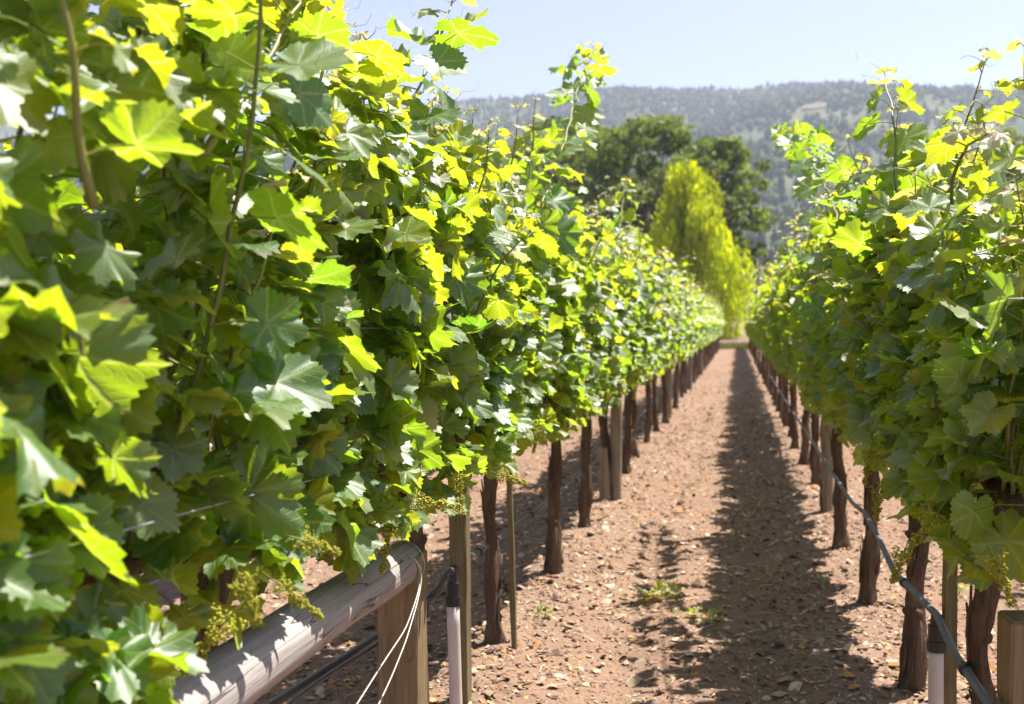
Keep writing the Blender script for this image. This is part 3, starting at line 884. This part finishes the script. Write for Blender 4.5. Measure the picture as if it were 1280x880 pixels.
pp = at_ground(500, 700); post_y = pa.y - 0.01
bp = (float(np.interp(post_y, [pb.y, pa.y], [pb.x, pa.x])) - 0.0, post_y, 0.0)
ztop = float(np.interp(post_y, [pb.y, pa.y], [pb.z, pa.z]))
rounded_post('brace_post', (bp[0] + 0.002, bp[1] + 0.02, 0), 0.115, 0.115, ztop + 0.035, POST, 'square sawn brown post carrying the end of the round rail', 'post', 31, rz=R(2))
# pale tie wire looped over the rail end, two strands down to the ground
tw = MB()
a0 = at_x(500, 693, XL + 0.10); a1 = at_x(527, 706, XL + 0.10); 
s1 = [at_x(502, 690, XL + 0.06), at_x(520, 697, XL + 0.115), at_x(528, 712, XL + 0.125), at_x(524, 738, XL + 0.13), at_x(508, 785, XL + 0.14), at_x(478, 830, XL + 0.15), at_x(440, 890, XL + 0.165)]
s2 = [at_x(502, 691, XL + 0.06), at_x(520, 698, XL + 0.12), at_x(529, 713, XL + 0.13), at_x(524, 745, XL + 0.135), at_x(508, 800, XL + 0.145), at_x(490, 845, XL + 0.155), at_x(468, 892, XL + 0.165)]
def smooth_pts(P, n=36):
    P = np.array([tuple(p) for p in P]); s = np.concatenate([[0], np.cumsum(np.linalg.norm(np.diff(P, axis=0), axis=1))])
    tt = np.linspace(0, s[-1], n); Q = np.stack([np.interp(tt, s, P[:, k]) for k in range(3)], 1)
    for _ in range(4): Q[1:-1] = (Q[:-2] + 2 * Q[1:-1] + Q[2:]) / 4
    return Q
twr = empty('tie_wire', tuple(s1[0]), 'two pale strands of tie wire hanging from the end of the round rail', 'wire')
for s in (s1, s2):
    Q = smooth_pts(s); d = Q[-1] - Q[-2]; d /= np.linalg.norm(d)
    Q = np.concatenate([Q, [Q[-1] + d * (Q[-1][2] / -d[2] if d[2] < -0.05 else 0.4)]])
    m2 = MB(); m2.tube(Q - np.array(tuple(s1[0])), 0.0018, 6, None); m2.build('strand', TIE, twr)
# curl of loose wire beside the post
cw = MB(); c0 = at_x(523, 806, XL + 0.09)
cw.tube([c0 + Vector((0.02 * math.cos(a) - 0.02, 0, 0.022 * math.sin(a))) - c0 for a in np.linspace(1.5, -0.5, 10)], np.linspace(0.004, 0.0015, 10), 5)
tag(cw.build('bark_curl', TIE, None, loc=c0), 'small pale curl peeling from the right side of the square brown post', 'bark curl')

# stake behind the riser pipe (left)
ps = at_ground(586, 900)
sk = at_x(577, 760, XL + 0.03)
rounded_post('stake', (sk.x, sk.y, 0), 0.062, 0.062, 1.85, STAKE, 'tall slender mossy square stake beside the left white riser pipe', 'stake', 33, lean=(-0.012, 0.0), bevel=0.004)
# thin stake next to the reddish trunk
ts = at_ground(648, 815)
rounded_post('training_stake', (ts.x - 0.012, ts.y - 0.02, 0), 0.022, 0.022, 1.3, STAKE, 'thin wooden training stake tight against the reddish peeling trunk', 'stake', 34, lean=(-0.03, 0), bevel=0.002)
# line posts of the left row
b1 = at_ground(770, 628)
rounded_post('line_post', (b1.x, b1.y, 0), 0.085, 0.085, 1.95, GREYPOST, 'pale round line post in the left row with a stub leaning on it', 'post', 35, 'line posts', round_=True)
rounded_post('post_stub', (b1.x - 0.075, b1.y - 0.05, 0), 0.085, 0.08, 0.42, GREYPOST, 'short cut post stub standing against the pale line post', 'post', 36, lean=(-0.06, 0), round_=True)
for k, y in enumerate((b1.y + 6.7, b1.y + 13.4, b1.y + 20.1)):
    rounded_post('line_post', (XL + 0.03, y, 0), 0.085, 0.085, 1.95, GREYPOST, ['round line post in the left row, next beyond the one with a stub', 'round line post in the left row, third along from the camera', 'round line post in the left row, fourth and farthest from the camera'][k], 'post', 40 + k, 'line posts', round_=True)
# right row
q1 = at_x(1187, 790, XR - 0.01)
rounded_post('stake', (q1.x, q1.y, 0), 0.036, 0.036, 1.7, STAKE, 'thin brown stake behind the right white riser pipe', 'stake', 51, bevel=0.003)
q2 = at_x(1272, 830, XR + 0.0)
rounded_post('brace_post', (q2.x + 0.02, q2.y, 0), 0.10, 0.10, 0.70, POST, 'short cut square post at the right edge of the picture', 'post', 52, rz=R(4))
q3 = at_ground(1034, 645)
rounded_post('line_post', (q3.x, q3.y, 0), 0.085, 0.085, 1.9, GREYPOST, 'dark round line post in the right row where the hose bends', 'post', 53, 'line posts', round_=True)
for k, y in enumerate((q3.y + 6.7, q3.y + 13.4)):
    rounded_post('line_post', (XR, y, 0), 0.085, 0.085, 1.9, GREYPOST, ['round line post in the right row, next beyond the hose bend', 'round line post in the right row, farthest from the camera'][k], 'post', 54 + k, 'line posts', round_=True)

# ------------------------------------------------------------------ riser pipes and drip hoses
def riser(px, py, X, h_pipe, label, lean, rad=0.021):
    p = at_x(px, py, X); z0 = p.z
    root = empty('riser_pipe', (p.x, p.y, 0), label, 'water pipe')
    a = MB(); zz = np.linspace(-0.1, z0, 8)
    a.tube([(lean * (z - z0), 0, z) for z in zz], rad, 18, None); a.build('pipe', PVC, root)
    b = MB(); b.tube([(0, 0, z0 - 0.02), (0, 0, z0 + 0.01), (0, 0, z0 + 0.0101), (0, 0, z0 + 0.055), (0, 0, z0 + 0.056), (0, 0, z0 + 0.085)], [rad * 1.22, rad * 1.22, rad * 1.05, rad * 1.05, rad * 0.8, rad * 0.7], 18, None)
    b.build('coupling', CAP, root, smooth=False)
    return Vector((p.x, p.y, z0 + 0.08))
jl = riser(566, 749, XL + 0.055, 0.4, 'white riser pipe with black coupling in front of the left stake', -0.03)
jr = riser(1170, 805, XR - 0.05, 0.4, 'white riser pipe with black coupling under the right hose', -0.01)

def hose(pts, rad, mat, label, emit, seed, n=160, name='drip_hose'):
    P = smooth_pts(pts, n); o = P[0].copy()
    root = empty(name, tuple(o), label, 'hose')
    a = MB(); a.tube(P - o, rad, 10, None); a.build('tubing', mat, root)
    for e in emit:
        i = int(e * (n - 2)); d = P[i + 1] - P[i]; d /= np.linalg.norm(d)
        b = MB(); b.tube([P[i] - o - d * 0.022, P[i] - o - d * 0.02, P[i] - o + d * 0.02, P[i] - o + d * 0.022], [rad * 1.1, rad * 1.45, rad * 1.45, rad * 1.1], 10, None); b.build('emitter', CAP, root)
    return root
xr = XR - 0.06
hose([at_x(1300, 980, xr + 0.0), at_x(1236, 880, xr), at_x(1196, 822, xr), Vector((jr.x, jr.y, jr.z + 0.006)), at_x(1118, 716, xr), at_x(1098, 672, xr), at_x(1080, 640, xr - 0.01)], 0.0108, HOSE_GREY, 'grey drip hose sagging along the right row past the riser coupling', (0.25, 0.62), 1, name='drip_hose')
hose([at_x(1080, 640, xr - 0.01), at_x(1066, 630, xr), at_x(1050, 606, xr), at_x(1038, 586, xr), at_x(1024, 566, xr), at_x(1005, 536, xr), Vector((XR - 0.04, 12, 0.42)), Vector((XR - 0.04, 20, 0.42))], 0.0100, HOSE_GREY, 'looped far length of grey drip hose, hung between the farther right trunks', (0.3,), 2, name='drip_hose')
xl = XL - 0.07
hose([at_x(290, 912, xl), at_x(345, 878, xl), at_x(470, 796, xl), at_x(545, 742, xl), Vector((jl.x - 0.03, jl.y + 0.03, jl.z)), at_x(620, 676, xl), at_x(700, 616, xl), at_x(760, 568, xl), Vector((xl, 14, 0.40))], 0.0115, HOSE, 'black drip hose running low behind the rail and left trunks', (0.2, 0.3, 0.42), 3)
hose([at_x(330, 905, xl + 0.03), at_x(400, 850, xl + 0.03), at_x(470, 806, xl + 0.03), at_x(550, 740, xl + 0.02)], 0.006, HOSE, 'thin second black hose alongside the low hose behind the rail', (), 4, n=40, name='feeder_hose')

# ------------------------------------------------------------------ trellis wires
def wire(pts, label, rad=0.0014, mat=WIRE, n=60):
    P = smooth_pts(pts, n) if len(pts) > 2 else np.array([tuple(p) for p in pts])
    m = MB(); m.tube(P - P[0], rad, 5, None)
    return tag(m.build('trellis_wire', mat, None, loc=tuple(P[0])), label, 'wire', 'trellis wires')
wire([at_x(-60, 722, -0.79), at_x(0, 705, -0.79), at_x(130, 670, -0.80), at_x(280, 628, -0.825), at_x(500, 572, -0.89), Vector((XL + 0.02, 5.2, 0.96))], 'slack bright wire crossing the left foliage low, above the rail', 0.0017)
w2 = at_x(445, 410, -0.83); w3 = at_x(530, 410, -0.83)
wire([Vector((-0.90, 0.3, 1.33)), Vector((-0.90, 1.3, 1.34)), w2, w3, Vector((-0.90, 4.5, 1.335)), Vector((-0.92, 9, 1.30))], 'taut eye-level wire showing between the left leaves', 0.0017)
wire([Vector((XL, 0.2, 0.915)), Vector((XL, 50, 0.915))], 'cordon wire carrying the left row arms', 0.0014)
wire([Vector((XR, 2.0, 0.915)), Vector((XR, 50, 0.915))], 'cordon wire carrying the right row arms', 0.0014)
wire([Vector((XR - 0.12, 2.0, 1.50)), Vector((XR - 0.10, 30, 1.50))], 'catch wire inside the upper right foliage', 0.0014)
wire([Vector((XL + 0.10, 0.4, 1.62)), Vector((XL + 0.10, 40, 1.62))], 'catch wire inside the upper left foliage', 0.0014)

# ------------------------------------------------------------------ trees beyond the vines
def leaf_cloud(mb, centres, radii, per, size, rng, col, colvar, vert=0.0, flat=1.0):
    for ctr, rad in zip(centres, radii):
        b0 = rng.uniform(1 - colvar, 1 + colvar); n = int(per * rad ** 1.6)
        d = norm(rng.normal(0, 1, (n, 3))); rr = rad * rng.uniform(0.35, 1.0, n) ** 0.6
        P = ctr + d * rr[:, None] * np.array([1, 1, flat])
        s = size * rng.uniform(0.6, 1.4, n)
        a = norm(rng.normal(0, 1, (n, 3)) * np.array([1, 1, 1 - vert * 0.5]) + np.array([0, 0, vert * 2.0])); b = norm(np.cross(a, rng.normal(0, 1, (n, 3))))
        L = 1 + vert
        quad = np.stack([P - a * (s * L)[:, None], P + b * (s * 0.6)[:, None], P + a * (s * L)[:, None], P - b * (s * 0.6)[:, None]], 1).reshape(-1, 3)
        bb = b0 * rng.uniform(0.75, 1.25, n)
        A = np.stack([col[0] * bb, col[1] * bb, col[2] * bb, np.ones(n)], 1)
        mb.add(quad, np.arange(n * 4).reshape(n, 4), np.repeat(A, 4, 0))
def broad_tree(name, base, H, Wd, label, seed, col, group=None, trunk_h=0.25, lobes=46, size=0.16, per=95, kind='oak', fine=1.0, crown=None):
    r_ = np.random.default_rng(seed)
    root = empty(name, base, label, 'tree', group)
    tk = MB(); th = H * trunk_h
    tk.tube([(0, 0, -0.4), (0.1, 0, th * 0.5), (0.0, 0.1, th), (0.2, 0, H * 0.55)], [H * 0.035, H * 0.026, H * 0.022, H * 0.01], 10)
    cen, rad = [], []
    for i in range(lobes):
        if kind == 'oak':
            a = r_.uniform(0, 6.28); u = r_.uniform(-0.75, 1.0); rr = math.sqrt(max(0, 1 - u * u)) * r_.uniform(0.5, 1.08) * (1.22 if i % 6 == 0 else 1.0)
            c_ = np.array([math.cos(a) * rr * Wd / 2, math.sin(a) * rr * Wd / 2, H * (0.58 + 0.36 * u)])
            rd = Wd * r_.uniform(0.10, 0.17) * fine
        else:
            u = r_.uniform(0, 1); w_ = np.interp(u, [0, 0.25, 0.6, 0.85, 1], [0.7, 1.0, 0.86, 0.55, 0.2]); a = r_.uniform(0, 6.28); q_ = r_.uniform(0.2, 1.1) * (1.25 if i % 5 == 0 else 1.0)
            c_ = np.array([math.cos(a) * w_ * q_ * Wd / 2, math.sin(a) * w_ * q_ * Wd / 2, H * (0.07 + 0.82 * u)])
            rd = Wd * r_.uniform(0.09, 0.15)
        cen.append(c_); rad.append(rd)
        if i % 3 == 0:
            s0 = np.array([0, 0, r_.uniform(th * 0.7, min(H * 0.5, max(th, c_[2] * 0.7)))])
            mid = (s0 + c_) / 2 + np.array([0, 0, -0.05 * H]) * r_.uniform(-1, 0.5)
            tk.tube([s0, mid, c_], [H * 0.010, H * 0.006, H * 0.002], 5)
    tk.build('trunk', TREEBARK, root)
    cr = MB()
    leaf_cloud(cr, cen, rad, per, size, r_, col, 0.35, vert=1.2 if kind != 'oak' else 0.0, flat=2.6 if kind != 'oak' else 0.8)
    cr.build('crown', crown or CROWN, root, smooth=False)
    return root
def tree_at(px_c, py_top, px_w, Y):
    top = at_y(px_c, py_top, Y); w = at_y(px_c + px_w / 2, 300, Y).x - at_y(px_c - px_w / 2, 300, Y).x
    zb = float(terrain(top.x, Y)); return (top.x, Y, zb), top.z - zb, w
OAK = (0.135, 0.180, 0.050)
GT = 'dark oaks beyond the vines'
for i, (pc, pt, pw, Y, lab) in enumerate([(700, 150, 270, 112, 'dark oak behind the left row, leftmost and half hidden by vine tips'), (808, 140, 230, 100, 'tallest dark oak, rounded crown just left of the yellow tree'),
                                      (900, 162, 130, 96, 'open dark oak with ragged right edge, above the yellow-green tree')]):
    b, H, w = tree_at(pc, pt, pw, Y)
    broad_tree('oak_tree', b, H, w, lab, 60 + i, OAK, GT, lobes=150, size=0.25, per=100, fine=0.50)
b, H, w = tree_at(858, 212, 118, 78)
broad_tree('poplar_tree', b, H, w, 'bright yellow-green upright tree at the end of the left row', 70, (0.38, 0.46, 0.006), None, 0.10, 120, 0.13, 300, 'poplar', 0.46, CROWN_BRIGHT)
b, H, w = tree_at(1285, 140, 120, 70)
broad_tree('oak_tree', b, H, w, 'dark oak showing over the vines at the right edge', 72, OAK, None, lobes=50, size=0.2, per=80)
b, H, w = tree_at(962, 322, 34, 135)
broad_tree('oak_tree', b, H, w, 'small dark round tree at the foot of the hill between rows', 73, (0.035, 0.05, 0.024), None, 0.15, 26, 0.25, 70)
b, H, w = tree_at(930, 352, 70, 118)
broad_tree('shrub', b, H, w, 'low olive shrub beyond the far end of the path', 74, (0.10, 0.11, 0.04), None, 0.1, 24, 0.2, 80)

# dirt track going on past the vines, and grass at the row end
t0 = at_ground(915, 437)
tr = MB(); yv = np.linspace(66, 118, 16); xc_ = np.interp(yv, [66, 118], [-0.1, -1.2])
V = []
for y, x in zip(yv, xc_):
    for s_ in (-0.9, 0.9): V.append((x + s_, y, float(terrain(x, y)) + 0.03))
ii = np.arange(15) * 2
tr.add(V, np.stack([ii, ii + 1, ii + 3, ii + 2], 1))
tag(tr.build('dirt_path', m_plain('track_soil', (0.17, 0.115, 0.085), 0.95, 0.1, 0.2, 2)), 'brown dirt track climbing away past the row ends', 'track', kind='structure')
gr = MB(); r_ = np.random.default_rng(90); n = 9000
gxp = r_.uniform(-9, 9, n); gyp = r_.uniform(56.5, 68, n); hgt = r_.uniform(0.08, 0.26, n); a = r_.uniform(0, 6.28, n)
keep = (np.abs(gxp + 0.1) > 0.5) | (r_.uniform(0, 1, n) < 0.8)
gxp, gyp, hgt, a = gxp[keep], gyp[keep], hgt[keep], a[keep]; n = len(gxp)
P = np.stack([gxp, gyp, terrain(gxp, gyp)], 1); dx = np.stack([np.cos(a), np.sin(a), 0 * a], 1) * 0.05
tip = np.stack([r_.normal(0, 0.06, n), r_.normal(0, 0.06, n), hgt], 1)
bb = r_.uniform(0.7, 1.3, n)
gr.add(np.stack([P - dx, P + dx, P + tip], 1).reshape(-1, 3), np.arange(n * 3).reshape(n, 3), np.repeat(np.stack([0.15 * bb, 0.15 * bb, 0.05 * bb, bb], 1), 3, 0))
tag(gr.build('grass', GRASS, smooth=False), 'olive grass strip across the far end of the rows', 'grass', kind='stuff')

# ------------------------------------------------------------------ litter on the ground
r_ = np.random.default_rng(123)
lt = MB()
N = 110000
lx = r_.uniform(XL - 1.5, XR + 1.6, N); ly = 1.0 + 30 * r_.uniform(0, 1, N) ** 2.0
# thicker beside the vine rows than along the trodden middle
near = np.exp(-((lx - XL) / 0.45) ** 2) + np.exp(-((lx - XR) / 0.4) ** 2) + 1.6 * np.clip(fbm(lx * 1.4, ly * 1.1, 77, 3), -0.25, 0.3)
kp = r_.uniform(0, 1, N) < 0.55 + 0.45 * near
lx, ly = lx[kp], ly[kp]; n = len(lx)
PAL = np.array([(0.44, 0.33, 0.23), (0.36, 0.25, 0.17), (0.29, 0.19, 0.13), (0.22, 0.14, 0.10), (0.45, 0.21, 0.08), (0.50, 0.40, 0.29), (0.13, 0.085, 0.06), (0.38, 0.28, 0.12)])
ci = r_.choice(8, n, p=[0.22, 0.20, 0.16, 0.12, 0.08, 0.10, 0.08, 0.04])
drift = fbm(lx * 1.1 + 9, ly * 0.9, 55, 3) + 0.3 * (r_.uniform(0, 1, n) - 0.5)
ci = np.where((drift > 0.16) & (r_.uniform(0, 1, n) < 0.6), r_.choice([4, 4, 7, 0], n), ci)
cols = PAL[ci] * r_.uniform(0.8, 1.15, (n, 1))
sz = r_.gamma(1.8, 0.0038, n) + 0.003
k = 6; ang = np.linspace(0, 2 * np.pi, k, endpoint=False)
rot = r_.uniform(0, 6.28, n); asp = r_.uniform(0.35, 1.0, n)
rad_ = sz[:, None] * r_.uniform(0.65, 1.25, (n, k))
px_ = np.cos(ang)[None] * rad_; py_ = np.sin(ang)[None] * rad_ * asp[:, None]
X = lx[:, None] + px_ * np.cos(rot)[:, None] - py_ * np.sin(rot)[:, None]
Y = ly[:, None] + px_ * np.sin(rot)[:, None] + py_ * np.cos(rot)[:, None]
tilt = r_.normal(0, 0.35, (n, 2))
Z0 = ground_z(lx, ly) + 0.003 + sz * 0.25
Z = Z0[:, None] + tilt[:, :1] * (X - lx[:, None]) + tilt[:, 1:] * (Y - ly[:, None]) + r_.normal(0, 0.12, (n, k)) * sz[:, None]
C0 = np.stack([lx, ly, Z0 + sz * r_.uniform(-0.15, 0.5, n)], 1)
V = np.concatenate([C0[:, None], np.stack([X, Y, Z], -1)], 1).reshape(-1, 3)
i0 = np.arange(k); tri = np.stack([np.zeros(k, int), 1 + i0, 1 + (i0 + 1) % k], 1)
lt.add(V, (tri[None] + (np.arange(n) * (k + 1))[:, None, None]).reshape(-1, 3), np.repeat(np.column_stack([cols, np.ones(n)]), k + 1, 0))
# straws and twigs
for i in range(900):
    x = r_.uniform(XL - 1.2, XR + 1.2); y = 1.2 + 14 * r_.uniform() ** 1.7; a = r_.uniform(0, 6.28); L = r_.uniform(0.03, 0.14)
    z = float(ground_z(x, y)) + 0.008
    lt.tube([(x, y, z), (x + math.cos(a) * L / 2, y + math.sin(a) * L / 2, z + r_.uniform(0, 0.012)), (x + math.cos(a) * L, y + math.sin(a) * L, z)], 0.0017, 3, (*(PAL[r_.choice([0, 1, 5, 6])]), 1), cap=False)
tag(lt.build('litter', LITTER, smooth=False), 'dry leaves, chips and straw strewn over the soil', 'litter', kind='stuff')

# clods and stones
cl = MB()
o = np.array([[1, 0, 0], [-1, 0, 0], [0, 1, 0], [0, -1, 0], [0, 0, 1], [0, 0, -1], [.6, .6, .5], [-.6, .6, .5], [.6, -.6, .5], [-.6, -.6, .5]], float)
f = np.array([[0, 6, 8], [6, 4, 8], [8, 4, 9], [6, 2, 7], [6, 7, 4], [7, 9, 4], [7, 1, 9], [9, 3, 8], [0, 2, 6], [2, 1, 7], [1, 3, 9], [3, 0, 8]])
for i in range(2600):
    x = r_.uniform(XL - 1.2, XR + 1.2); y = 1.2 + 15 * r_.uniform() ** 1.8; s_ = r_.gamma(2.5, 0.0042) + 0.004
    b = r_.uniform(0.7, 1.25)
    cl.add(np.array([x, y, float(ground_z(x, y))]) + o * s_ * r_.uniform(0.6, 1.2, (10, 3)), f, (0.25 * b, 0.165 * b, 0.12 * b, 1))
tag(cl.build('gravel', LITTER, smooth=False), 'small clods and stones lying on the bare soil', 'clods', kind='stuff')

# a green seedling and two fallen green shoots on the path
def fallen(name, px, py, n, label, cat, seed, size, age, pal=0.0, spread=0.09, up=False):
    rr = np.random.default_rng(seed); p = at_ground(px, py); z = float(ground_z(p.x, p.y))
    root = empty(name, (p.x, p.y, z), label, cat)
    lv = Leaves(); st = MB()
    L = spread * 1.6; a = rr.uniform(-0.5, 0.5)
    st.tube([(-L * math.cos(a), -L * math.sin(a), 0.006), (0, 0, 0.015), (L * math.cos(a), L * math.sin(a), 0.006)] if not up else [(0, 0, -0.01), (0.004, 0, 0.03), (0, 0.004, 0.06)], [0.0035, 0.003, 0.002], 5, (0.7, 0.3, 0, 0))
    for i in range(n):
        d = rr.normal(0, 1, 3)
        lv.add(np.array([rr.normal(0, spread), rr.normal(0, spread * 0.7), rr.uniform(0.012, 0.05)]), np.array([d[0] * 0.35, d[1] * 0.35, 1.0]), np.array([d[1], d[2], 0.3 if up else 0.0]), size * rr.uniform(0.6, 1.2), age, rr.uniform(), pal)
    st.build('stem', CANE, root); mb = MB(); lv.to(mb, 0, rr); mb.build('leaves' if n > 1 else 'leaf', LEAF, root)
fallen('seedling', 681, 781, 9, 'tiny bright green seedling on the path beside the reddish trunk', 'weed', 5, 0.022, 0.6, 0, 0.022, True)
fallen('fallen_shoot', 822, 750, 9, 'fallen bunch of yellow-green vine leaves in the middle of the sunny path', 'fallen leaves', 6, 0.050, 0.95, 0.25, 0.075)
fallen('fallen_shoot', 893, 776, 7, 'wilting green vine shoot lying at the edge of the path shadow', 'fallen shoot', 7, 0.042, 0.7, 0.15, 0.09)
fallen('seedling', 1024, 735, 5, 'tiny bluish green weed in the path shadow beside the right trunks', 'weed', 12, 0.022, 0.1, 0, 0.025, True)
fallen('seedling', 1198, 748, 6, 'small green seedling on sunny soil behind the right stake', 'weed', 8, 0.03, 0.6, 0, 0.03, True)
